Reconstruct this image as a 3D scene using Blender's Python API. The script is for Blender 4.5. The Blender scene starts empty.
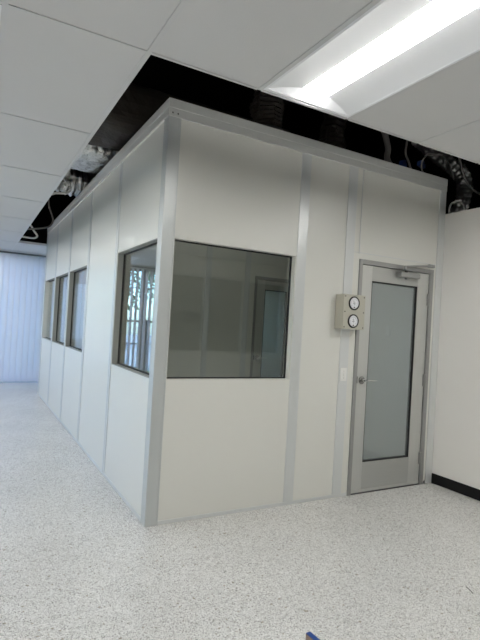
import bpy, bmesh, math, random
from mathutils import Vector, Matrix, noise

random.seed(7)
C = bpy.context.scene.collection
S = bpy.context.scene
PI = math.pi

# ------------------------------------------------------------------ materials
def new_mat(name):
    m = bpy.data.materials.new(name); m.use_nodes = True
    nt = m.node_tree
    return m, nt, nt.nodes['Principled BSDF'], nt.nodes['Material Output']

def nd(nt, t, **kw):
    n = nt.nodes.new(t)
    for k, v in kw.items():
        setattr(n, k, v)
    return n

def simple(name, col, rough=0.5, metal=0.0, spec=0.5, bump=0.0, bscale=60, var=0.0, vscale=3, stretch=None):
    m, nt, b, out = new_mat(name)
    b.inputs['Base Color'].default_value = (*col, 1)
    b.inputs['Roughness'].default_value = rough
    b.inputs['Metallic'].default_value = metal
    b.inputs['Specular IOR Level'].default_value = spec
    tc = nd(nt, 'ShaderNodeTexCoord')
    src = tc.outputs['Object']
    if stretch:
        mp = nd(nt, 'ShaderNodeMapping'); mp.inputs['Scale'].default_value = stretch
        nt.links.new(src, mp.inputs['Vector']); src = mp.outputs['Vector']
    if var:
        n = nd(nt, 'ShaderNodeTexNoise'); n.inputs['Scale'].default_value = vscale; n.inputs['Detail'].default_value = 4
        nt.links.new(src, n.inputs['Vector'])
        r = nd(nt, 'ShaderNodeValToRGB')
        r.color_ramp.elements[0].position = .3; r.color_ramp.elements[1].position = .7
        r.color_ramp.elements[0].color = (*[c*(1-var) for c in col], 1)
        r.color_ramp.elements[1].color = (*[min(1, c*(1+var)) for c in col], 1)
        nt.links.new(n.outputs['Fac'], r.inputs['Fac']); nt.links.new(r.outputs['Color'], b.inputs['Base Color'])
    if bump:
        n = nd(nt, 'ShaderNodeTexNoise'); n.inputs['Scale'].default_value = bscale; n.inputs['Detail'].default_value = 3
        nt.links.new(src, n.inputs['Vector'])
        bp = nd(nt, 'ShaderNodeBump'); bp.inputs['Strength'].default_value = bump; bp.inputs['Distance'].default_value = .01
        nt.links.new(n.outputs['Fac'], bp.inputs['Height']); nt.links.new(bp.outputs['Normal'], b.inputs['Normal'])
    return m

def glass(name, tint, base=.04, rough=0.0, frost=0.0, frostcol=(.5, .55, .54)):
    """Thin pane: clear tinted body, mirror coat that grows towards grazing angles."""
    m, nt, b, out = new_mat(name)
    nt.nodes.remove(b)
    lw = nd(nt, 'ShaderNodeLayerWeight'); lw.inputs['Blend'].default_value = .5
    p = nd(nt, 'ShaderNodeMath', operation='POWER'); p.inputs[1].default_value = 5
    ma = nd(nt, 'ShaderNodeMath', operation='MULTIPLY_ADD'); ma.inputs[1].default_value = 1-base; ma.inputs[2].default_value = base
    nt.links.new(lw.outputs['Facing'], p.inputs[0]); nt.links.new(p.outputs[0], ma.inputs[0])
    tr = nd(nt, 'ShaderNodeBsdfTransparent'); tr.inputs['Color'].default_value = (*tint, 1)
    gl = nd(nt, 'ShaderNodeBsdfGlossy'); gl.inputs['Roughness'].default_value = rough
    gl.inputs['Color'].default_value = (.95, .95, .95, 1)
    mx = nd(nt, 'ShaderNodeMixShader')
    nt.links.new(ma.outputs[0], mx.inputs[0])
    body = tr.outputs[0]
    if frost:
        df = nd(nt, 'ShaderNodeBsdfDiffuse'); df.inputs['Color'].default_value = (*frostcol, 1)
        m2 = nd(nt, 'ShaderNodeMixShader'); m2.inputs[0].default_value = frost
        nt.links.new(body, m2.inputs[1]); nt.links.new(df.outputs[0], m2.inputs[2]); body = m2.outputs[0]
    nt.links.new(body, mx.inputs[1]); nt.links.new(gl.outputs[0], mx.inputs[2])
    nt.links.new(mx.outputs[0], out.inputs['Surface'])
    return m

def emit(name, col, strength):
    m, nt, b, out = new_mat(name)
    b.inputs['Base Color'].default_value = (.8, .8, .8, 1)
    b.inputs['Emission Color'].default_value = (*col, 1)
    b.inputs['Emission Strength'].default_value = strength
    return m

def floor_mat():
    m, nt, b, out = new_mat('speckled_resin')
    tc = nd(nt, 'ShaderNodeTexCoord')
    L = nt.links.new
    def cells(scale, stops):
        v = nd(nt, 'ShaderNodeTexVoronoi'); v.inputs['Scale'].default_value = scale
        L(tc.outputs['Object'], v.inputs['Vector'])
        s = nd(nt, 'ShaderNodeSeparateColor'); L(v.outputs['Color'], s.inputs[0])
        r = nd(nt, 'ShaderNodeValToRGB'); r.color_ramp.interpolation = 'CONSTANT'
        e = r.color_ramp.elements
        e[0].position, e[0].color = 0, (*stops[0][1], 1)
        e[1].position, e[1].color = stops[1][0], (*stops[1][1], 1)
        for pos, c in stops[2:]:
            x = e.new(pos); x.color = (*c, 1)
        L(s.outputs[0], r.inputs['Fac'])
        return r
    r1 = cells(300, [(0, (.11, .105, .10)), (.05, (.33, .325, .31)), (.16, (.52, .515, .495)), (.36, (.68, .675, .65)), (.64, (.75, .745, .72)), (.88, (.83, .825, .80))])
    r2 = cells(95, [(0, (.55, .50, .44)), (.006, (.78, .77, .75)), (.06, (.96, .96, .95)), (.5, (1, 1, 1))])
    mx = nd(nt, 'ShaderNodeMix', data_type='RGBA', blend_type='MULTIPLY'); mx.inputs[0].default_value = 1
    L(r1.outputs['Color'], mx.inputs[6]); L(r2.outputs['Color'], mx.inputs[7])
    n = nd(nt, 'ShaderNodeTexNoise'); n.inputs['Scale'].default_value = 1.3; n.inputs['Detail'].default_value = 3
    L(tc.outputs['Object'], n.inputs['Vector'])
    rr = nd(nt, 'ShaderNodeValToRGB'); rr.color_ramp.elements[0].color = (.93, .93, .93, 1); rr.color_ramp.elements[1].color = (1, 1, 1, 1)
    rr.color_ramp.elements[0].position = .35; rr.color_ramp.elements[1].position = .6
    L(n.outputs['Fac'], rr.inputs['Fac'])
    m2 = nd(nt, 'ShaderNodeMix', data_type='RGBA', blend_type='MULTIPLY'); m2.inputs[0].default_value = 1
    L(mx.outputs[2], m2.inputs[6]); L(rr.outputs['Color'], m2.inputs[7])
    L(m2.outputs[2], b.inputs['Base Color'])
    b.inputs['Roughness'].default_value = .27
    b.inputs['Specular IOR Level'].default_value = .5
    n2 = nd(nt, 'ShaderNodeTexNoise'); n2.inputs['Scale'].default_value = 18; n2.inputs['Detail'].default_value = 2
    L(tc.outputs['Object'], n2.inputs['Vector'])
    bp = nd(nt, 'ShaderNodeBump'); bp.inputs['Strength'].default_value = .12; bp.inputs['Distance'].default_value = .004
    L(n2.outputs['Fac'], bp.inputs['Height']); L(bp.outputs['Normal'], b.inputs['Normal'])
    return m

def foil_mat():
    m, nt, b, out = new_mat('foil_wrap')
    L = nt.links.new
    tc = nd(nt, 'ShaderNodeTexCoord')
    b.inputs['Base Color'].default_value = (.72, .71, .69, 1)
    b.inputs['Metallic'].default_value = 1; b.inputs['Roughness'].default_value = .28
    v = nd(nt, 'ShaderNodeTexVoronoi', feature='DISTANCE_TO_EDGE'); v.inputs['Scale'].default_value = 9
    n = nd(nt, 'ShaderNodeTexNoise'); n.inputs['Scale'].default_value = 13; n.inputs['Detail'].default_value = 5
    L(tc.outputs['Object'], v.inputs['Vector']); L(tc.outputs['Object'], n.inputs['Vector'])
    a = nd(nt, 'ShaderNodeMath', operation='ADD'); L(v.outputs['Distance'], a.inputs[0]); L(n.outputs['Fac'], a.inputs[1])
    bp = nd(nt, 'ShaderNodeBump'); bp.inputs['Strength'].default_value = .9; bp.inputs['Distance'].default_value = .03
    L(a.outputs[0], bp.inputs['Height']); L(bp.outputs['Normal'], b.inputs['Normal'])
    return m

def vane_mat():
    m, nt, b, out = new_mat('blind_vinyl')
    L = nt.links.new
    nt.nodes.remove(b)
    d = nd(nt, 'ShaderNodeBsdfDiffuse'); d.inputs['Color'].default_value = (.80, .81, .84, 1)
    t = nd(nt, 'ShaderNodeBsdfTranslucent'); t.inputs['Color'].default_value = (.95, .87, .89, 1)
    x = nd(nt, 'ShaderNodeMixShader'); x.inputs[0].default_value = .36
    L(d.outputs[0], x.inputs[1]); L(t.outputs[0], x.inputs[2]); L(x.outputs[0], out.inputs['Surface'])
    return m

M = {}
M['panel'] = simple('panel_enamel', (.71, .705, .655), .32, 0, .5, .03, 25)
M['batten'] = simple('batten_enamel', (.66, .675, .665), .33, .25, .5)
M['post'] = simple('post_darker', (.53, .55, .54), .36, .25, .5)  # batten colour made darker for the near corner post
M['cap'] = simple('cap_aluminium', (.60, .61, .585), .38, .25)
M['alu'] = simple('brushed_aluminium', (.56, .565, .54), .40, .5, .5, var=.025, vscale=120, stretch=(1, 1, .01))
M['aluh'] = simple('brushed_aluminium_dim_sheen', (.46, .465, .445), .42, .5, .5, var=.02, vscale=160, stretch=(.01, 1, 1))  # dimmer anisotropic sheen of the rails put into a darker base colour
M['doorframe'] = simple('door_frame_steel', (.34, .34, .33), .38, .5)
M['winframe'] = simple('window_frame_metal', (.36, .36, .33), .45, .3)
M['gasket'] = simple('gasket_rubber', (.012, .012, .012), .6)
M['glass'] = glass('window_glass', (.965, .985, .97), .062)
M['doorglass'] = glass('door_glass', (.88, .91, .91), .05, frost=.24, frostcol=(.60, .64, .645))
M['extglass'] = glass('storefront_glass', (.72, .86, .96), .04)
M['chrome'] = simple('satin_chrome', (.62, .62, .60), .22, 1)
M['rosette'] = simple('dark_chrome', (.30, .30, .30), .15, 1)
M['darkmetal'] = simple('dark_metal', (.10, .10, .10), .4, .6)
M['wall'] = simple('wall_paint', (.86, .84, .80), .55, 0, .4, .06, 140)
M['base'] = simple('black_vinyl', (.006, .006, .007), .6, 0, .25)
M['tile'] = simple('ceiling_board', (.69, .685, .68), .75, 0, .3, .12, 220)
M['grid'] = simple('grid_steel', (.66, .66, .66), .45, 0, .5)
M['trough'] = simple('lamp_enamel', (.90, .91, .93), .5)
M['lens'] = emit('lamp_lens', (1, .99, .965), 27)
M['fillglow'] = emit('fill_lamp_glow', (1, .99, .965), 1.1)  # glow of the fill lamp added inside the clean room
M['plenum'] = simple('black_void_paint', (.006, .006, .006), .9, 0, .1)
M['floor'] = floor_mat()
M['foil'] = foil_mat()
M['wrap'] = simple('dark_duct_wrap', (.035, .028, .022), .55, .2, .4, .5, 20)
M['cablew'] = simple('pale_cable', (.62, .61, .58), .5)
M['cabled'] = simple('grey_cable', (.16, .15, .14), .5)
M['blue'] = simple('blue_plastic_dimmed', (.006, .035, .16), .45)  # blue darkened to hold the dimmer light of the void
M['bluep'] = simple('blue_paint', (.008, .055, .24), .5, var=.08, vscale=30)
M['wood'] = simple('raw_wood', (.30, .215, .16), .7, var=.2, vscale=40, stretch=(1, 6, 6))
M['beige'] = simple('beige_enclosure', (.47, .455, .38), .45, 0, .5, .04, 90)
M['black'] = simple('black_plastic', (.012, .012, .012), .4)
M['dial'] = simple('dial_white', (.80, .80, .82), .5)
M['ink'] = simple('dial_ink', (.05, .05, .08), .6)
M['white'] = simple('white_plastic', (.80, .80, .77), .4)
M['vane'] = vane_mat()
M['mullion'] = simple('mullion_aluminium', (.16, .165, .17), .45, .4)
M['concrete'] = simple('concrete', (.56, .53, .50), .85, var=.12, vscale=2)
M['lawn'] = simple('lawn', (.24, .42, .05), .9, var=.4, vscale=12, bump=.6, bscale=60)
M['bark'] = simple('bark', (.09, .065, .045), .9, bump=.8, bscale=30)
M['leaf'] = simple('leaf_green', (.045, .11, .025), .6, var=.5, vscale=4)
M['rail'] = simple('rail_paint', (.02, .022, .025), .45, .3)

# ------------------------------------------------------------------ mesh helpers
class MB:
    def __init__(self):
        self.bm = bmesh.new()
    def box(self, x0, x1, y0, y1, z0, z1, bev=0.0):
        t = bmesh.new()
        bmesh.ops.create_cube(t, size=1)
        for v in t.verts:
            v.co = Vector((x0+(v.co.x+.5)*(x1-x0), y0+(v.co.y+.5)*(y1-y0), z0+(v.co.z+.5)*(z1-z0)))
        if bev:
            bmesh.ops.bevel(t, geom=list(t.edges), offset=bev, segments=2, affect='EDGES', profile=.5)
        self._merge(t); return self
    def _merge(self, t):
        me = bpy.data.meshes.new('t'); t.to_mesh(me); t.free(); self.bm.from_mesh(me); bpy.data.meshes.remove(me)
    def cyl(self, c, axis, r, h, seg=24, r2=None, bev=0):
        """centre of the base c, axis vector, radius, height"""
        t = bmesh.new()
        bmesh.ops.create_cone(t, cap_ends=True, segments=seg, radius1=r, radius2=r if r2 is None else r2, depth=h)
        if bev:
            es = [e for e in t.edges if all(abs(abs(v.co.z)-h/2) < 1e-6 for v in e.verts) and abs(e.verts[0].co.z-e.verts[1].co.z) < 1e-6]
            bmesh.ops.bevel(t, geom=es, offset=bev, segments=2, affect='EDGES', profile=.5)
        q = Vector((0, 0, 1)).rotation_difference(Vector(axis).normalized())
        mt = Matrix.Translation(Vector(c)+Vector(axis).normalized()*h/2) @ q.to_matrix().to_4x4()
        bmesh.ops.transform(t, matrix=mt, verts=t.verts)
        self._merge(t); return self
    def tube(self, pts, r, seg=8, crumple=0.0, rings=None):
        pts = [Vector(p) for p in pts]
        # resample with Catmull-Rom
        n = rings or max(8, 6*(len(pts)-1))
        path = []
        for i in range(n+1):
            u = i/n*(len(pts)-1); k = min(int(u), len(pts)-2); f = u-k
            p0 = pts[max(k-1, 0)]; p1 = pts[k]; p2 = pts[k+1]; p3 = pts[min(k+2, len(pts)-1)]
            path.append(.5*((2*p1)+(p2-p0)*f+(2*p0-5*p1+4*p2-p3)*f*f+(3*p1-p0-3*p2+p3)*f**3))
        bm = self.bm; prev = None; rings_ = []
        up = Vector((0, 0, 1))
        for i, p in enumerate(path):
            t = (path[min(i+1, n)]-path[max(i-1, 0)]).normalized()
            if prev is None:
                a = t.cross(up)
                if a.length < 1e-3: a = t.cross(Vector((1, 0, 0)))
                a.normalize()
            else:
                a = (prev-t*prev.dot(t)).normalized()
            prev = a; b = t.cross(a)
            ring = []
            for k in range(seg):
                an = 2*PI*k/seg
                rad = r
                if crumple:
                    rad *= 1+(.16 if i % 2 else 0)*crumple+crumple*.45*noise.noise(Vector((p.x*7+math.cos(an)*2, p.y*7+math.sin(an)*2, p.z*7)))
                ring.append(bm.verts.new(p+a*math.cos(an)*rad+b*math.sin(an)*rad))
            rings_.append(ring)
        for i in range(n):
            for k in range(seg):
                bm.faces.new((rings_[i][k], rings_[i][(k+1) % seg], rings_[i+1][(k+1) % seg], rings_[i+1][k]))
        bm.faces.new(list(reversed(rings_[0]))); bm.faces.new(rings_[-1])
        return self
    def sheet(self, prof, axis0, axis1, thick, ax='y'):
        """extrude an open 2-D profile (x,z) along y between axis0 and axis1, with thickness added upwards"""
        bm = self.bm
        lo = [(p[0], p[1]) for p in prof]; hi = [(p[0], p[1]+thick) for p in prof]
        loop = lo+list(reversed(hi))
        A = [bm.verts.new((p[0], axis0, p[1])) for p in loop]; B = [bm.verts.new((p[0], axis1, p[1])) for p in loop]
        n = len(loop)
        for i in range(n):
            bm.faces.new((A[i], A[(i+1) % n], B[(i+1) % n], B[i]))
        bm.faces.new(list(reversed(A))); bm.faces.new(B)
        return self
    def build(self, name, mat, parent=None, loc=None, smooth=False):
        bmesh.ops.recalc_face_normals(self.bm, faces=self.bm.faces)
        me = bpy.data.meshes.new(name); self.bm.to_mesh(me); self.bm.free()
        if smooth:
            for p in me.polygons: p.use_smooth = True
        me.materials.append(mat)
        o = bpy.data.objects.new(name, me); C.objects.link(o)
        if parent is not None: o.parent = parent
        if loc is not None: o.location = loc
        return o

def struct(o):
    o['kind'] = 'structure'; return o
def tag(o, label, cat, group=None, kind=None):
    o['label'] = label; o['category'] = cat
    if group: o['group'] = group
    if kind: o['kind'] = kind
    return o
def thing(name, label, cat, loc=(0, 0, 0), rotz=0, group=None):
    o = bpy.data.objects.new(name, None); C.objects.link(o)
    o.empty_display_size = .1
    o.location = loc; o.rotation_euler = (0, 0, rotz)
    return tag(o, label, cat, group)
def copy_tree(o, parent=None):
    c = o.copy(); C.objects.link(c)
    if parent is not None: c.parent = parent
    for ch in list(o.children):
        copy_tree(ch, c)
    return c

# ------------------------------------------------------------------ sizes
CH = 2.69                       # ceiling
P = 1.22                        # panel pitch
W = 2.91                        # clean room width
LEN = 6.12
XL, YB, YF = -5.0, -5.0, 7.80
YR = -1.75                      # the right wall turns the corner here
XR = 6.10   # left wall, wall behind, window wall
T = .075                        # panel thickness
DECK = 4.6

# ------------------------------------------------------------------ setting
struct(MB().box(XL-.2, 6.1, YB-.2, YF+.15, -.15, 0).build('floor', M['floor']))
struct(MB().box(W+.004, W+.13, YR, YF-.3, 0, 2.655).box(W+.13, XR, YR, YR+.126, 0, 2.655).build('wall_right', M['wall']))
struct(MB().box(W-.009, W+.004, YR-.013, -.012, 0, .097, .002).box(W+.004, XR, YR-.013, YR, 0, .097, .002).build('baseboard_right', M['base']))
LW = [(1.3, 2.8), (4.2, 5.7)]      # unseen left wall openings, added to bring daylight onto the clean room side
wl = MB().box(XL-.15, XL, YB-.15, YF+.15, 0, .8).box(XL-.15, XL, YB-.15, YF+.15, 2.45, DECK)
ys = [YB-.15]+[v for p in LW for v in p]+[YF+.15]
for k in range(0, len(ys), 2):
    wl.box(XL-.15, XL, ys[k], ys[k+1], .8, 2.45)
struct(wl.build('wall_left', M['wall']))
# wall behind: a band of dark windows into an unlit room
BX = [1.75, 2.70, 3.55, 4.45, 5.35]
wb = MB().box(XL, XR, YB-.15, YB, 0, .89).box(XL, XR, YB-.15, YB, 2.34, DECK).box(XL, BX[0], YB-.15, YB, .89, 2.34).box(BX[-1]+.1, XR, YB-.15, YB, .89, 2.34)
struct(wb.build('wall_behind', M['wall']))
struct(MB().box(1.0, XR, YB-1.6, YB-1.5, 0, DECK).box(.9, 1.0, YB-1.6, YB-.15, 0, DECK).box(XR, XR+.1, YB-1.6, YB-.15, 0, DECK).box(.9, XR, YB-1.6, YB-.15, -.1, 0).build('wall_unlit_room', M['plenum']))  # black walls carry the darkness of the unlit room in their colour
struct(MB().box(XL, XL+.012, YB, YF-.25, 0, .097, .002).build('baseboard_left', M['base']))
# window wall: openings between piers, band above
wf = MB()
wf.box(XL, 6.1, YF, YF+.15, 2.62, DECK).box(XL, 6.1, YF, YF+.15, 0, .05)
wf.box(XL, XL+.25, YF, YF+.15, .05, 2.62).box(2.75, 6.1, YF, YF+.15, .05, 2.62)
struct(wf.build('wall_far', M['wall']))
# far side of the ceiling void and its deck
struct(MB().box(6.1, 6.2, YB-.15, YF+.15, 0, DECK).build('wall_void', M['plenum']))
struct(MB().box(XL-.3, 6.4, YB-.3, YF+.3, DECK, DECK+.1).build('roof_deck', M['plenum']))
struct(MB().box(W+.13, 6.1, YR+.126, YF, 2.3, 2.4).build('ceiling_beyond_wall', M['plenum']))
# dark lining of the void (painted black above the tiles)
ln = MB()
ln.box(XL, 6.1, YF-.01, YF, 2.75, DECK).box(XL, 6.1, YB, YB+.01, 2.75, DECK).box(XL, XL+.01, YB, YF, 2.75, DECK)
struct(ln.build('trim_2', M['plenum']))

# window units in the far wall
NW = 6
ww = (2.75-(XL+.25))/NW
for i in range(NW):
    x0 = XL+.25+i*ww; x1 = x0+ww
    fr = MB()
    fr.box(x0, x0+.035, YF+.03, YF+.11, .05, 2.62).box(x1-.035, x1, YF+.03, YF+.11, .05, 2.62)
    fr.box(x0+.035, x1-.035, YF+.03, YF+.11, .05, .10).box(x0+.035, x1-.035, YF+.03, YF+.11, 2.57, 2.62)
    w = struct(fr.build('window_%d' % (i+1), M['mullion']))
    MB().box(x0+.035, x1-.035, YF+.066, YF+.074, .10, 2.57).build('pane', M['extglass'], w)

for i, (ya, yb) in enumerate(LW):  # glazing of the added, unseen daylight openings
    fr = MB().box(XL-.11, XL-.04, ya, ya+.04, .8, 2.45).box(XL-.11, XL-.04, yb-.04, yb, .8, 2.45).box(XL-.11, XL-.04, ya+.04, yb-.04, .8, .84).box(XL-.11, XL-.04, ya+.04, yb-.04, 2.41, 2.45)
    w = struct(fr.build('window_%d' % (NW+1+i), M['mullion']))
    MB().box(XL-.078, XL-.072, ya+.04, yb-.04, .84, 2.41).build('pane', M['extglass'], w)
for i in range(4):
    fr = MB().box(BX[i], BX[i]+.10, YB-.10, YB+.01, .89, 2.34).box(BX[i]+.10, BX[i+1], YB-.10, YB+.005, .89, .92).box(BX[i]+.10, BX[i+1], YB-.10, YB+.005, 2.31, 2.34)
    if i == 3: fr.box(BX[4], BX[4]+.10, YB-.10, YB+.01, .89, 2.34)
    w = struct(fr.build('window_%d' % (NW+3+i), M['batten']))
    MB().box(BX[i]+.10, BX[i+1], YB-.06, YB-.054, .92, 2.31).build('pane', M['extglass'], w)

# ceiling: tiles dropped in a T-bar grid, open around the clean room
XO, YO0, YO1 = -.48, -1.02, 6.30
gx = [XO+.61*k for k in range(-7, 6)]
gx = [XL]+[x for x in gx if XL+.1 < x < W-.1]+[W]+[W+.61*k for k in range(1, 5)]+[XR]
gy = [YO0+P*k for k in range(-5, 8)]
gy = [YB]+[y for y in gy if YB+.1 < y < YF-.1]+[YF-.13]
def beyond(x0, y1):
    return x0 > W-.01 and y1 > YO0-1.0      # behind the right wall

lights = [(.13, -2.24), (-1.70, -1.02), (-1.70, 1.42), (-1.70, 3.86), (-1.70, 6.30), (-1.70, -3.46),
          (-3.53, -1.02), (-3.53, 1.42), (-3.53, 3.86), (-3.53, 6.30), (-3.53, -3.46), (1.96, -2.24), (1.96, -3.46), (3.79, -3.46), (3.79, -4.68)]
def is_light(x0, y0):
    return any(abs(x0-a) < .05 and abs(y0-b) < .05 for a, b in lights)
ct = MB(); cg = MB()
for i in range(len(gx)-1):
    for j in range(len(gy)-1):
        x0, x1, y0, y1 = gx[i], gx[i+1], gy[j], gy[j+1]
        inside = x0 > XO-.01 and y0 > YO0-.01 and y1 < YO1+.01
        if inside or beyond(x0, y0+1e-4): continue
        if not is_light(x0, y0):
            ct.box(x0+.004, x1-.004, y0+.004, y1-.004, CH+.003, CH+.018)
B = .012
for i, x in enumerate(gx):
    for j in range(len(gy)-1):
        y0, y1 = gy[j], gy[j+1]
        if x > XO+.01 and y0 > YO0-.01 and y1 < YO1+.01 or x > W+.01 and y0 > YO0-1.0: continue
        xa, xb = max(x-B, XL), min(x+B, XR)
        cg.box(xa, xb, y0, y1, CH-.002, CH+.001).box(x-.002 if x > XL else x, x+.002 if x < XR else x, y0, y1, CH+.001, CH+.04)
for j, y in enumerate(gy):
    for i in range(len(gx)-1):
        x0, x1 = gx[i], gx[i+1]
        if x0 > XO-.01 and YO0+.01 < y < YO1-.01 or x0 > W-.01 and y > YO0-1.0: continue
        cg.box(x0+B, x1-B, y-B*.7, y+B*.7, CH-.0015, CH+.001).box(x0+B, x1-B, y-.002, y+.002, CH+.001, CH+.04)
struct(ct.build('ceiling', M['tile']))
struct(cg.build('trim_1', M['grid']))

# ------------------------------------------------------------------ recessed lamps
def make_light():
    t = thing('ceiling_light', '', 'ceiling light')
    f = MB()
    for s in (-1, 1):
        f.box(s*.29-.012, s*.29+.012, -.596, .596, -.0014, .0002)
    for s in (-1, 1):
        f.box(-.278, .278, s*.584-.012, s*.584+.012, -.0014, .0002)
    f.build('frame', M['trough'], t)
    prof = []
    for k in range(13):
        a = k/12*PI/2
        prof.append((-.278+.196*(.2*(1-math.cos(a))+.8*k/12), -.0005+.0405*(.2*math.sin(a)+.8*k/12)))
    prof2 = [(-p[0], p[1]) for p in prof]
    MB().sheet(prof, -.58, .58, .003).build('reflector', M['trough'], t, smooth=False)
    MB().sheet(prof2, -.58, .58, .003).build('reflector', M['trough'], t, smooth=False)
    for s in (-1, 1):
        # quarter-round end plates leaning into the trough
        pr = MB()
        bm = pr.bm
        n = 12; rows = []
        for k in range(n+1):
            x = -.278+.556*k/n
            d = abs(x)/.278
            top = .003+.0375*math.sqrt(max(0, 1-d*d))
            rows.append((bm.verts.new((x, s*.572, .0010)), bm.verts.new((x, s*(.572-.05*math.sqrt(max(0, 1-d*d))), top))))
        for k in range(n):
            bm.faces.new((rows[k][0], rows[k+1][0], rows[k+1][1], rows[k][1]))
        bm.normal_update()
        bmesh.ops.solidify(bm, geom=list(bm.faces), thickness=.003)
        pr.build('end_plate', M['trough'], t)
    lens = MB()
    pl = []
    for k in range(13):
        u = -1+2*k/12
        pl.append((u*.082, .0300+.009*u*u))
    lens.sheet(pl, -.53, .53, .012)
    lens.build('diffuser', M['lens'], t)
    MB().box(-.29, .29, -.59, .59, .098, .125).build('housing', M['grid'], t)
    return t
lamp = make_light()
lab = {(.13, -2.24): 'long lit recessed ceiling light in white trough just before the clean room front',
       (-1.70, -1.02): 'lit recessed ceiling light cut by the upper left border of the photo',
       }
for i, (a, b) in enumerate(lights):
    o = lamp if i == 0 else copy_tree(lamp)
    o.location = (a+.305, b+.61, CH)
    o['group'] = 'recessed ceiling lights'
    l = lab.get((a, b))
    if not l:
        row = {-1.70: 'in the row along the clean room windows', -3.53: 'in the row farthest from the clean room',
               .13: 'behind the long lamp above the front', 1.96: 'in the row closest to the glazed door', 3.79: 'beyond the end of the right wall'}[a]
        pos = {-1.02: 'first, ', 1.42: 'second, ', 3.86: 'third, ', 6.30: 'nearest the blinds, ', -3.46: 'farthest from the blinds, ' if a < 0 else 'second, ',
               -2.24: 'nearest the door, ', -4.68: 'farthest from the door, '}[b]
        l = 'recessed ceiling light, ' + pos + row
    o['label'] = l

# ------------------------------------------------------------------ the clean room
room = thing('modular_cleanroom', 'white panelled clean room enclosure with grey battens, dark windows and glazed door', 'clean room')
Z0, ZP, ZT = .028, 2.875, 3.0
def panel_left(y0, y1, win=None):
    b = MB()
    if win:
        a0, a1, h0, h1 = win
        b.box(0, T, y0, a0, Z0, ZP).box(0, T, a1, y1, Z0, ZP).box(0, T, a0, a1, Z0, h0).box(0, T, a0, a1, h1, ZP)
    else:
        b.box(0, T, y0, y1, Z0, ZP)
    return b.build('wall_panel', M['panel'], room)
def panel_front(x0, x1, win=None):
    b = MB()
    if win:
        a0, a1, h0, h1 = win
        if a0 > x0+1e-4: b.box(x0, a0, 0, T, Z0, ZP)
        if a1 < x1-1e-4: b.box(a1, x1, 0, T, Z0, ZP)
        if h0 > Z0+1e-4: b.box(a0, a1, 0, T, Z0, h0)
        b.box(a0, a1, 0, T, h1, ZP)
    else:
        b.box(x0, x1, 0, T, Z0, ZP)
    return b.build('wall_panel', M['panel'], room)
WZ0, WZ1 = 1.018, 2.032
FD = .058                                        # pane set back
def window_left(y0, y1):
    f = MB()
    w = .006
    f.box(.002, T+.004, y0+.0005, y0+w, WZ0+w, WZ1-w).box(.002, T+.004, y1-w, y1-.0005, WZ0+w, WZ1-w)
    f.box(.002, T+.004, y0+.0005, y1-.0005, WZ0+.0005, WZ0+w).box(.002, T+.004, y0+.0005, y1-.0005, WZ1-w, WZ1-.0005)
    o = f.build('window_frame', M['winframe'], room)
    g = MB(); q = .009
    g.box(FD-.006, FD+.012, y0+w, y0+w+q, WZ0+w, WZ1-w).box(FD-.006, FD+.012, y1-w-q, y1-w, WZ0+w, WZ1-w)
    g.box(FD-.006, FD+.012, y0+w+q, y1-w-q, WZ0+w, WZ0+w+q).box(FD-.006, FD+.012, y0+w+q, y1-w-q, WZ1-w-q, WZ1-w)
    g.build('gasket', M['gasket'], o)
    MB().box(FD, FD+.006, y0+w+.004, y1-w-.004, WZ0+w+.004, WZ1-w-.004).build('pane', M['glass'], o)
def window_front(x0, x1):
    f = MB(); w = .006
    f.box(x0+.0005, x0+w, .002, T+.004, WZ0+w, WZ1-w).box(x1-w, x1-.0005, .002, T+.004, WZ0+w, WZ1-w)
    f.box(x0+.0005, x1-.0005, .002, T+.004, WZ0+.0005, WZ0+w).box(x0+.0005, x1-.0005, .002, T+.004, WZ1-w, WZ1-.0005)
    o = f.build('window_frame', M['panel'], room)
    g = MB(); q = .009
    g.box(x0+w, x0+w+q, FD-.006, FD+.012, WZ0+w, WZ1-w).box(x1-w-q, x1-w, FD-.006, FD+.012, WZ0+w, WZ1-w)
    g.box(x0+w+q, x1-w-q, FD-.006, FD+.012, WZ0+w, WZ0+w+q).box(x0+w+q, x1-w-q, FD-.006, FD+.012, WZ1-w-q, WZ1-w)
    g.build('gasket', M['gasket'], o)
    MB().box(x0+w+.004, x1-w-.004, FD, FD+.006, WZ0+w+.004, WZ1-w-.004).build('pane', M['glass'], o)

# long side, five panels
for k in range(5):
    y0 = .0751 if k == 0 else k*P+.0006
    y1 = (k+1)*P-.0006 if k < 4 else LEN-.09
    if k == 1:
        panel_left(y0, y1)
    else:
        a0, a1 = (.078 if k == 0 else k*P+.048), (k+1)*P-.052
        panel_left(y0, y1, (a0, a1, WZ0, WZ1))
        window_left(a0, a1)
for k in range(1, 5):
    MB().box(-.006, 0, k*P-.045, k*P+.045, Z0, ZP, .002).build('batten', M['batten'], room)
    MB().box(-.0066, -.004, k*P-.003, k*P+.003, Z0, ZP).build('batten_joint', M['winframe'], room)
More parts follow.
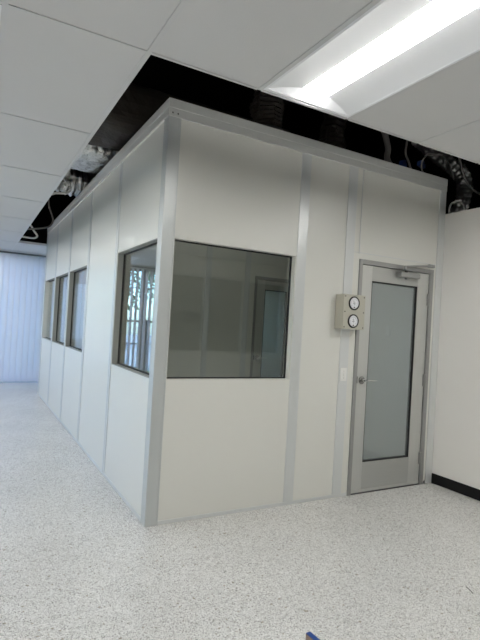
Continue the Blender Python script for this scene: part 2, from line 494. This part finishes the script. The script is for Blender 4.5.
# short side
X1, X2 = (1.15, 1.245), (1.656, 1.756)
panel_front(.0755, 1.197, (.088, 1.148, WZ0, WZ1)); window_front(.088, 1.148)
panel_front(1.198, 1.705)
DX0, DX1, DZ = 1.826, 2.782, 2.084
panel_front(1.706, W-.0755, (DX0, DX1, Z0, DZ))
for x0, x1 in (X1, X2):
    MB().box(x0, x1, -.006, 0, Z0, ZP, .002).build('batten', M['batten'], room)
cp = MB().box(-.008, .075, -.008, .075, 0, ZP+.002, .003)
cp.box(-.008, .002, .075, .082, 0, ZP).box(.075, .086, -.008, .002, 0, ZP)
post = cp.build('corner_post', M['post'], room)
cp = MB().box(W-.075, W, -.008, .075, 0, ZP+.002, .003).box(W-.09, W-.075, -.008, .002, 0, ZP)
cp.build('end_post', M['batten'], room)
MB().box(-.008, .085, LEN-.085, LEN+.005, 0, ZP+.002, .003).build('corner_post', M['batten'], room)
MB().box(1.815, 1.822, -.004, 0, 2.13, ZP).box(1.756, W-.09, -.003, 0, 2.135, 2.142).build('door_header_seam', M['batten'], room)
# head cap
def cap_front():
    b = MB()
    b.box(-.014, W+.002, -.014, T, 2.935, ZT, .003).box(-.011, W+.002, -.011, T, ZP, 2.936, .002)
    return b.build('head_cap', M['cap'], room)
capf = cap_front()
for x in (.018, .058):
    MB().cyl((x, -.0108, 2.900), (0, -1, 0), .006, .0025, 10).build('screw', M['black'], capf)
MB().box(-.014, T, T+.001, LEN, 2.935, ZT, .003).box(-.011, T, T+.001, LEN, ZP+.008, 2.936, .002).build('head_cap', M['cap'], room)
MB().box(-.0145, T, .083, LEN-.086, ZP-.001, ZP+.0075, .001).build('cap_lip', M['panel'], room)
# floor track
MB().box(.087, DX0-.002, -.005, .07, 0, Z0, .002).build('floor_track', M['batten'], room)
MB().box(-.005, .07, .083, LEN-.086, 0, Z0, .002).build('floor_track', M['batten'], room)
# back, far side, roof, and the wall across its inside
bw = MB().box(T, W, LEN-.07, LEN, 0, WZ0).box(T, W, LEN-.07, LEN, WZ1, ZP)
for xa, xb in ((T, .30), (1.06, 1.16), (1.92, 2.02), (2.72, W)):
    bw.box(xa, xb, LEN-.07, LEN, WZ0, WZ1)
bw.build('wall_panel', M['panel'], room)
for xa, xb in ((.30, 1.06), (1.16, 1.92), (2.02, 2.72)):  # hidden windows added to let daylight brighten the inner room
    MB().box(xa, xb, LEN-.04, LEN-.034, WZ0, WZ1).build('added_back_pane', M['glass'], room)
MB().box(W-.07, W, .0755, LEN-.071, 0, ZP).build('wall_panel', M['panel'], room)
MB().box(T+.001, W, T+.001, LEN-.001, ZP+.001, ZT-.001).build('roof_panel', M['panel'], room)
il = MB().box(1.05, 1.65, .75, 1.95, ZP-.012, ZP, .002).build('added_fill_lamp', M['grid'], room)  # added lamp, out of view, that brightens the clean room interior
MB().box(1.09, 1.61, .79, 1.91, ZP-.016, ZP-.012).build('diffuser', M['fillglow'], il)  # glowing face of that added lamp
PY = 2.42
IX0, IX1, IZ = 2.20, W-.075, 2.12
b = MB()
b.box(T, IX0, PY, PY+T, 0, ZP-.001).box(IX0, IX1, PY, PY+T, IZ, ZP-.001)
b.build('partition_panel', M['panel'], room)
for xa, xb in ((.78, .88), (1.46, 1.54), (2.04, 2.12)):
    MB().box(xa, xb, PY-.006, PY+T+.006, 0, ZP-.001, .002).build('partition_batten', M['batten'], room)

def lever(parent, x, y, z, side=1):
    MB().cyl((x, y, z), (0, -1, 0), .035, .010, 32, bev=.003).build('rosette', M['rosette'], parent)
    h = MB()
    h.cyl((x, y-.010, z), (0, -1, 0), .014, .035, 20)
    h.tube([(x, y-.042, z), (x+side*.03, y-.05, z), (x+side*.08, y-.05, z+.001), (x+side*.128, y-.046, z-.001)], .0095, 12)
    o = h.build('lever_handle', M['chrome'], parent, smooth=False)
    MB().cyl((x, y-.045, z), (0, -1, 0), .008, .003, 16).build('keyhole', M['black'], o)
    return o

def door(name, x0, x1, z1, y, gx0, gx1, gz0, gz1, closer):
    """aluminium glazed door leaf: stiles, rails, pane, gasket, lever, hinges"""
    d = MB().box(x0, gx0, y, y+.045, .012, z1, .002).box(gx1, x1, y, y+.045, .012, z1, .002).build(name, M['alu'], room)
    MB().box(gx0, gx1, y+.0005, y+.0445, .012, gz0).build('bottom_rail', M['aluh'], d)
    MB().box(gx0, gx1, y+.0005, y+.0445, gz1, z1-.001).build('top_rail', M['aluh'], d)
    g = MB(); q = .010
    g.box(gx0, gx0+q, y+.006, y+.04, gz0, gz1).box(gx1-q, gx1, y+.006, y+.04, gz0, gz1)
    g.box(gx0+q, gx1-q, y+.006, y+.04, gz0, gz0+q).box(gx0+q, gx1-q, y+.006, y+.04, gz1-q, gz1)
    g.build('gasket', M['gasket'], d)
    MB().box(gx0+.004, gx1-.004, y+.024, y+.030, gz0+.004, gz1-.004).build('pane', M['doorglass'], d)
    lever(d, x0+.063, y, 1.012)
    MB().box(x0+.006, x0+.016, y-.0015, y+.001, .985, 1.045).build('latch_plate', M['darkmetal'], d)
    return d
# door frame
f = MB()
f.box(DX0, DX0+.038, -.012, T+.012, 0, DZ, .002).box(DX1-.045, DX1, -.012, T+.012, 0, DZ, .002).box(DX0+.038, DX1-.045, -.012, T+.012, DZ-.042, DZ, .002)
f.build('door_frame', M['doorframe'], room)
MB().box(DX0+.038, DX1-.045, -.006, T+.006, 0, .010, .002).build('threshold', M['darkmetal'], room)
d = door('door', DX0+.041, DX1-.048, DZ-.046, .004, 1.995, 2.585, .275, 1.905, True)
MB().box(DX0+.045, DX1-.052, -.002, .004, .012, .035).build('door_sweep', M['alu'], d)
for z in (1.79, 1.01, .256):
    MB().cyl((DX1-.0465, -.014, z-.057), (0, 0, 1), .009, .114, 14, bev=.002).box(DX1-.064, DX1-.030, -.0145, .006, z-.056, z+.056).build('hinge', M['doorframe'], d)
cl = MB().box(2.300, 2.555, -.052, .004, 1.972, 2.018, .008).build('door_closer', M['doorframe'], d)
MB().cyl((2.385, -.028, 1.952), (0, 0, 1), .012, .016, 16).build('pinion_cap', M['darkmetal'], cl)
a = MB().cyl((2.385, -.028, 2.012), (0, 0, 1), .013, .022, 16)
a.tube([(2.385, -.028, 2.034), (2.36, -.05, 2.035), (2.32, -.08, 2.036), (2.285, -.105, 2.036)], .011, 10)
a.build('closer_arm', M['darkmetal'], cl)
a = MB().cyl((2.285, -.105, 2.030), (0, 0, 1), .013, .030, 16)
a.tube([(2.285, -.105, 2.056), (2.44, -.078, 2.078), (2.60, -.048, 2.100), (2.725, -.024, 2.116)], .010, 10)
a.box(2.70, 2.775, -.028, -.0005, 2.102, 2.130, .003)
a.build('closer_arm', M['doorframe'], cl)
# inner door
f = MB()
f.box(IX0, IX0+.035, PY-.012, PY+T+.012, 0, IZ).box(IX1-.035, IX1-.001, PY-.012, PY+T+.012, 0, IZ).box(IX0+.035, IX1-.035, PY-.012, PY+T+.012, IZ-.04, IZ)
f.build('inner_door_frame', M['doorframe'], room)
d2 = door('inner_door', IX0+.038, IX1-.038, IZ-.044, PY+.004, 2.37, 2.745, .26, 1.95, False)
# switch plate on the wall behind the door glass
MB().box(W-.0785, W-.07, .555, .625, 1.41, 1.525, .002).build('inner_switch', M['white'], room)

# ------------------------------------------------------------------ gauge enclosure by the door
GX0, GX1, GZ0, GZ1, GD = 1.578, 1.814, 1.459, 1.750, .108
gb = thing('gauge_box', 'beige box with two round pressure gauges mounted beside the door', 'gauge box', (GX0, -.0062, GZ0))
wG, hG = GX1-GX0, GZ1-GZ0
MB().box(0, wG, -GD+.008, 0, 0, hG, .004).build('enclosure', M['beige'], gb)
cov = MB().box(-.002, wG+.002, -GD, -GD+.008, -.002, hG+.002, .002).build('cover', M['beige'], gb)
for sx in (.014, wG-.014):
    for sz in (.016, hG/2, hG-.016):
        MB().cyl((sx, -GD, sz), (0, -1, 0), .0055, .003, 12).build('screw', M['darkmetal'], cov)
for sz in (.016, hG-.016):
    MB().cyl((wG/2, -GD, sz), (0, -1, 0), .0045, .003, 12).build('screw', M['darkmetal'], cov)
def gauge(zc, ang):
    xc = .109
    y = -GD
    ring = MB(); bm = ring.bm
    prof = [(.058, 0), (.058, -.008), (.056, -.011), (.050, -.011), (.0475, -.009), (.0475, -.004)]
    seg = 48; rows = []
    for k in range(seg):
        an = 2*PI*k/seg
        rows.append([bm.verts.new((xc+r*math.cos(an), y+dy, zc+r*math.sin(an))) for r, dy in prof])
    for k in range(seg):
        for j in range(len(prof)-1):
            bm.faces.new((rows[k][j], rows[(k+1) % seg][j], rows[(k+1) % seg][j+1], rows[k][j+1]))
    g = ring.build('gauge', M['black'], gb)
    MB().cyl((xc, y-.001, zc), (0, -1, 0), .0478, .005, 48).build('dial', M['dial'], g)
    tk = MB()
    for k in range(25):
        an = PI*1.2-k/24*PI*1.4
        r0 = .031 if k % 4 == 0 else .034
        c, s = math.cos(an), math.sin(an)
        t = bmesh.new(); bmesh.ops.create_cube(t, size=1)
        bmesh.ops.transform(t, matrix=Matrix.Translation((xc+c*(r0+.038)/2, y-.0066, zc+s*(r0+.038)/2)) @ Matrix.Rotation(-an, 4, 'Y') @ Matrix.Diagonal((.038-r0, .0008, .0012, 1)), verts=t.verts)
        tk._merge(t)
    tk.box(xc-.014, xc+.014, y-.0068, y-.006, zc-.006, zc-.003).box(xc-.009, xc+.009, y-.0068, y-.006, zc+.008, zc+.011)
    tk.build('scale_marks', M['ink'], g)
    nb = MB(); c, s = math.cos(ang), math.sin(ang)
    t = bmesh.new(); bmesh.ops.create_cube(t, size=1)
    bmesh.ops.transform(t, matrix=Matrix.Translation((xc+c*.012, y-.0085, zc-.018+s*.022)) @ Matrix.Rotation(-ang, 4, 'Y') @ Matrix.Diagonal((.046, .001, .0011, 1)), verts=t.verts)
    nb._merge(t)
    nb.build('needle', M['black'], g)
    MB().cyl((xc, y-.0055, zc-.036), (0, -1, 0), .0055, .004, 16).build('zero_screw', M['black'], g)
gauge(.220, PI*.62); gauge(.069, PI*.55)

# light switch on the batten
sw = thing('light_switch', 'small white light switch plate on the grey batten left of the door handle', 'light switch', (1.706, -.0062, 1.063))
pl_ = MB().box(-.035, .035, -.006, 0, -.057, .057, .002).build('plate', M['white'], sw)
MB().box(-.006, .006, -.013, -.0055, -.014, .012, .002).build('toggle', M['white'], sw)
for z in (-.03, .03):
    MB().cyl((0, -.006, z), (0, -1, 0), .0035, .0015, 12).build('screw', M['chrome'], pl_)

# ------------------------------------------------------------------ vertical blinds
def vane_mesh(h):
    b = MB(); bm = b.bm
    n = 8; w = .132; rows = []
    for k in range(n+1):
        u = -1+2*k/n
        rows.append((bm.verts.new((u*w/2, -.013*(1-u*u), 0)), bm.verts.new((u*w/2, -.013*(1-u*u), h))))
    for k in range(n):
        bm.faces.new((rows[k][0], rows[k+1][0], rows[k+1][1], rows[k][1]))
    bm.normal_update()
    bmesh.ops.solidify(bm, geom=list(bm.faces), thickness=.0008)
    return b
VH = 2.595
YV = YF-.11
def blind(x0, x1, ang, label, pitch=.112):
    t = thing('vertical_blind', label, 'blind', (x0, YV, 0), group='vertical blinds on the window wall')
    L = x1-x0
    MB().box(0, L, -.022, .022, 2.635, 2.675, .003).build('headrail', M['mullion'], t)
    MB().box(0, L, -.060, -.054, 2.664, 2.686, .002).build('valance', M['grid'], t)
    n = int(L/pitch)
    first = None
    for i in range(n):
        if first is None:
            first = o = vane_mesh(VH).build('vane', M['vane'], t)
        else:
            o = first.copy(); C.objects.link(o); o.parent = t
        o.location = (.06+i*pitch, 0, .032)
        o.rotation_euler = (0, 0, ang+random.uniform(-.012, .012))
    return t
blind(-1.28, 2.85, math.radians(-23), 'closed pale bluish vertical blind hanging beside the far end of the clean room')
blind(XL+.2, -1.30, math.radians(78), 'open vertical blind seen mirrored in the window nearest the clean room corner')

# ------------------------------------------------------------------ above the ceiling
def foil_duct(name, label, y0, y1, x0, x1, z0, z1, mat, seed=0):
    """rounded-rectangle duct along x with crumpled skin"""
    b = MB(); bm = b.bm
    nx, na = 46, 40; rings = []
    cy, cz, ry, rz = (y0+y1)/2, (z0+z1)/2, (y1-y0)/2, (z1-z0)/2
    for i in range(nx+1):
        x = x0+(x1-x0)*i/nx; ring = []
        for k in range(na):
            an = 2*PI*k/na; c, s = math.cos(an), math.sin(an)
            e = .45
            py = math.copysign(abs(c)**e, c)*ry; pz = math.copysign(abs(s)**e, s)*rz
            q = noise.noise(Vector((x*6+seed, py*6, pz*6)))*.03+noise.noise(Vector((x*15+seed, py*15, pz*15)))*.014
            ring.append(bm.verts.new((x, cy+py*(1+q), cz+pz*(1+q*1.6))))
        rings.append(ring)
    for i in range(nx):
        for k in range(na):
            bm.faces.new((rings[i][k], rings[i][(k+1) % na], rings[i+1][(k+1) % na], rings[i+1][k]))
    bm.faces.new(rings[0]); bm.faces.new(rings[-1])
    return tag(b.build(name, mat), label, 'duct')
foil_duct('duct', 'silver foil wrapped duct crossing above the ceiling gap, the brighter one', 1.75, 2.55, -1.6, 1.6, 3.06, 3.5, M['foil'])
foil_duct('duct', 'dark brown wrapped duct beside the bright foil duct in the ceiling gap', .85, 1.62, -1.6, 1.6, 3.06, 3.5, M['wrap'], 3)
fd = MB().tube([(-1.5, 3.7, 3.45), (-.8, 3.75, 3.40), (-.1, 3.80, 3.36), (.6, 3.8, 3.4), (1.4, 3.7, 3.5)], .22, 28, 1.0, 70).build('flexible_duct', M['foil'])
tag(fd, 'crumpled foil flexible duct beyond the bright foil duct, behind the white cable loop', 'duct')
def cable(name, label, pts, r, mat, n=None):
    return tag(MB().tube(pts, r, 8, rings=n).build(name, mat, smooth=True), label, 'cable')
cable('cable', 'pale cable loop dangling in front of the crumpled foil duct', [(-.6, 3.0, 2.86), (-.386, 3.0, 2.884), (-.319, 3.0, 2.908), (-.205, 3.0, 2.929), (-.155, 3.0, 2.982), (-.177, 3.0, 3.045), (-.238, 3.0, 3.095), (-.4, 3.0, 3.2)], .014, M['cablew'], 48)
cable('cable', 'pale bent cable hanging in the far end of the ceiling gap', [(-.5, 5.7, 3.03), (-.408, 5.7, 2.985), (-.336, 5.7, 2.933), (-.275, 5.7, 2.84), (-.223, 5.7, 2.775), (-.236, 5.7, 2.735), (-.297, 5.7, 2.718), (-.455, 5.7, 2.722), (-.60, 5.7, 2.735)], .016, M['cablew'], 48)
cable('cable', 'thin grey cable sagging from the ceiling gap to the clean room top', [(-.75, 5.0, 2.76), (-.544, 5.0, 2.738), (-.402, 5.0, 2.752), (-.215, 5.0, 2.796), (-.114, 5.0, 2.843), (-.075, 5.0, 2.945), (-.112, 5.0, 3.067), (-.148, 5.0, 3.172), (-.2, 4.9, 3.5)], .013, M['cabled'], 48)
# over the front
cable('conduit_hose', 'grey ribbed hose drooping above the clean room front, next to the blue clips', [(2.30, .35, 3.62), (2.349, .3, 3.40), (2.397, .3, 3.28), (2.39, .3, 3.185), (2.45, .3, 3.10), (2.60, .4, 3.04)], .030, M['cabled'], 40)
cable('cable', 'thin dark cable curving beside the grey hose above the front', [(2.44, .12, 3.55), (2.46, .12, 3.33), (2.45, .12, 3.2), (2.50, .12, 3.12), (2.58, .14, 3.02)], .010, M['cabled'])
cable('cable', 'thin grey cable arching over the wider blue clip towards the right wall', [(2.63, .05, 3.01), (2.60, .05, 3.10), (2.66, .05, 3.20), (2.78, .05, 3.24), (2.90, .05, 3.25), (3.05, .1, 3.22), (3.2, .15, 3.1)], .008, M['cabled'], 40)
def clip(x, y, z, label, wide):
    t = thing('pipe_clip', label, 'clip', (x, y, z), .3)
    MB().box(-wide, wide, -.02, .02, 0, .045, .006).build('body', M['blue'], t)
    MB().box(-wide*.4, wide*.4, -.024, .024, .045, .065, .004).build('tab', M['blue'], t)
clip(2.53, .22, 3.105, 'blue plastic clip near the grey hose above the clean room', .05)
clip(2.79, .22, 3.155, 'wider blue plastic clip under the arching cable above the clean room', .065)
fh = MB().tube([(3.35, .8, 3.75), (3.42, .55, 3.5), (3.50, .32, 3.28), (3.55, .28, 3.10), (3.60, .35, 2.9), (3.62, .5, 2.65), (3.62, .6, 2.44)], .07, 20, 1.0, 54).build('flexible_duct', M['foil'])
tag(fh, 'narrow foil flexible hose hanging behind the right wall top', 'duct')
cable('cable', 'pale cable stub looping over the top of the right wall', [(3.0, .02, 2.45+.21), (3.0, .02, 2.74), (3.02, .0, 2.79), (3.08, -.03, 2.80), (3.13, -.06, 2.74), (3.15, -.08, 2.60), (3.15, -.1, 2.42)], .010, M['cablew'], 30)
cable('cable', 'dark cable crossing the void beyond the right wall', [(3.1, .1, 3.6), (3.25, .05, 3.1), (3.5, 0, 2.95), (3.9, -.1, 3.0)], .012, M['cabled'], 30)
# low round plenum boxes that stand on the roof panel
def roof_unit(x, y, label):
    t = thing('air_inlet', label, 'air inlet', (x, y, ZT))
    MB().box(-.3, .3, -.3, .3, 0, .06, .01).build('base', M['darkmetal'], t)
    b = MB().cyl((0, 0, .06), (0, 0, 1), .22, .10, 36, r2=.15)
    b.build('dome', M['darkmetal'], t)
    MB().tube([(0, 0, .15), (0, .0, .3), (.02, .02, .5), (.05, .03, .75)], .12, 20, .8, 30).build('hose', M['wrap'], t)
roof_unit(1.05, .42, 'dark round air inlet on the clean room roof under the long ceiling light')
roof_unit(2.05, .75, 'dark round air inlet on the clean room roof beside the blue clips')

# ------------------------------------------------------------------ things on the floor
bt = thing('wood_strip', 'narrow wooden strip with blue top lying on the floor at the bottom edge', 'wood strip', (.286, -1.464, 0), math.radians(4))
MB().box(0, .026, -.32, 0, 0, .037, .001).build('wood_body', M['wood'], bt)
MB().box(0, .026, -.32, 0, .037, .040, .0008).build('painted_top', M['bluep'], bt)
tag(MB().tube([(0, 0, .002), (-.012, -.030, .003), (-.030, -.066, .002)], .0022, 6).build('splinter', M['wrap'], loc=(1.447, -1.451, 0)), 'tiny dark splinter lying on the speckled floor towards the right', 'splinter')

# ------------------------------------------------------------------ outside the window wall
struct(MB().box(-30, 30, YF+.16, 45, -.25, -.10).build('ground', M['concrete']))
struct(MB().box(-30, 30, 8.3, 10.6, -.10, -.05).build('lawn', M['lawn']))
def tree(x, y, h, r, label, seed):
    rnd = random.Random(seed)
    t = thing('tree', label, 'tree', (x, y, -.05), group='trees outside')
    MB().tube([(0, 0, 0), (.05, .02, h*.3), (-.03, .05, h*.6), (.05, 0, h*.8)], .11, 10).build('trunk', M['bark'], t)
    b = MB(); bm = b.bm
    for k in range(620):
        while True:
            v = Vector((rnd.uniform(-1, 1), rnd.uniform(-1, 1), rnd.uniform(-1, 1)))
            if .25 < v.length < 1: break
        p = Vector((v.x*r, v.y*r, h*.68+v.z*h*.36))
        s = rnd.uniform(.09, .17)
        a = Vector((rnd.gauss(0, 1), rnd.gauss(0, 1), rnd.gauss(0, 1))).normalized(); c = a.orthogonal().normalized(); e = a.cross(c)
        q = [bm.verts.new(p+c*s), bm.verts.new(p+e*s*.5), bm.verts.new(p-c*s), bm.verts.new(p-e*s*.5)]
        bm.faces.new(q)
    b.build('crown', M['leaf'], t)
tree(-5.6, 21, 5.6, 1.3, 'slim leafy tree outside the open blind', 1)
tree(-9.2, 25, 6.2, 1.9, 'taller leafy tree farther along outside', 2)
tree(-2.6, 26, 5.5, 2.0, 'leafy tree farthest from the window wall', 3)
rl = thing('railing', 'dark metal railing standing outside the window wall', 'railing', (-4, 9.8, -.05))
for z in (.80, 1.42):
    MB().box(-5, 7, -.025, .025, z, z+.05).build('rail', M['rail'], rl)
for i in range(9):
    MB().box(-5+i*1.5-.04, -5+i*1.5+.04, -.04, .04, 0, 1.5).build('post', M['rail'], rl)

# ------------------------------------------------------------------ daylight
w = bpy.data.worlds.new('World'); S.world = w; w.use_nodes = True
nt = w.node_tree; bg = nt.nodes['Background']
sky = nt.nodes.new('ShaderNodeTexSky'); sky.sky_type = 'NISHITA'
sky.sun_disc = False; sky.sun_elevation = math.radians(48); sky.sun_rotation = math.radians(160)
nt.links.new(sky.outputs[0], bg.inputs[0]); bg.inputs[1].default_value = 1.25
sl = bpy.data.lights.new('Sun', 'SUN'); sl.energy = 9.0; sl.angle = .01; sl.color = (1, .95, .88)
so = bpy.data.objects.new('Sun', sl); C.objects.link(so)
so.rotation_euler = Vector((-.35, .75, -.9)).to_track_quat('-Z', 'Y').to_euler()

# ------------------------------------------------------------------ camera (measured)
yaw, pit, roll = 0.5069287733428661, 0.011930755794490483, 0.05769640528424625
fwd = Vector((math.sin(yaw)*math.cos(pit), math.cos(yaw)*math.cos(pit), math.sin(pit)))
r0 = Vector((math.cos(yaw), -math.sin(yaw), 0)); u0 = r0.cross(fwd)
rr = math.cos(roll)*r0+math.sin(roll)*u0; uu = -math.sin(roll)*r0+math.cos(roll)*u0
cam = bpy.data.cameras.new('Camera'); co = bpy.data.objects.new('Camera', cam); C.objects.link(co)
cam.sensor_fit = 'VERTICAL'; cam.sensor_height = 36; cam.sensor_width = 27; cam.lens = 485.865/640*36
cam.clip_start = .05; cam.clip_end = 200
mt = Matrix((rr, uu, -fwd)).transposed().to_4x4(); mt.translation = Vector((-1.1444477515519373, -3.245933619546651, 1.43281920946139))
co.matrix_world = mt
S.camera = co

S.view_settings.view_transform = 'Standard'
S.view_settings.look = 'None'
S.view_settings.gamma = 1
S.view_settings.exposure = 0
S.view_settings.use_curve_mapping = False
S.cycles.use_denoising = True
S.cycles.max_bounces = 12
S.cycles.diffuse_bounces = 6
S.cycles.transparent_max_bounces = 24
S.cycles.sample_clamp_indirect = 6
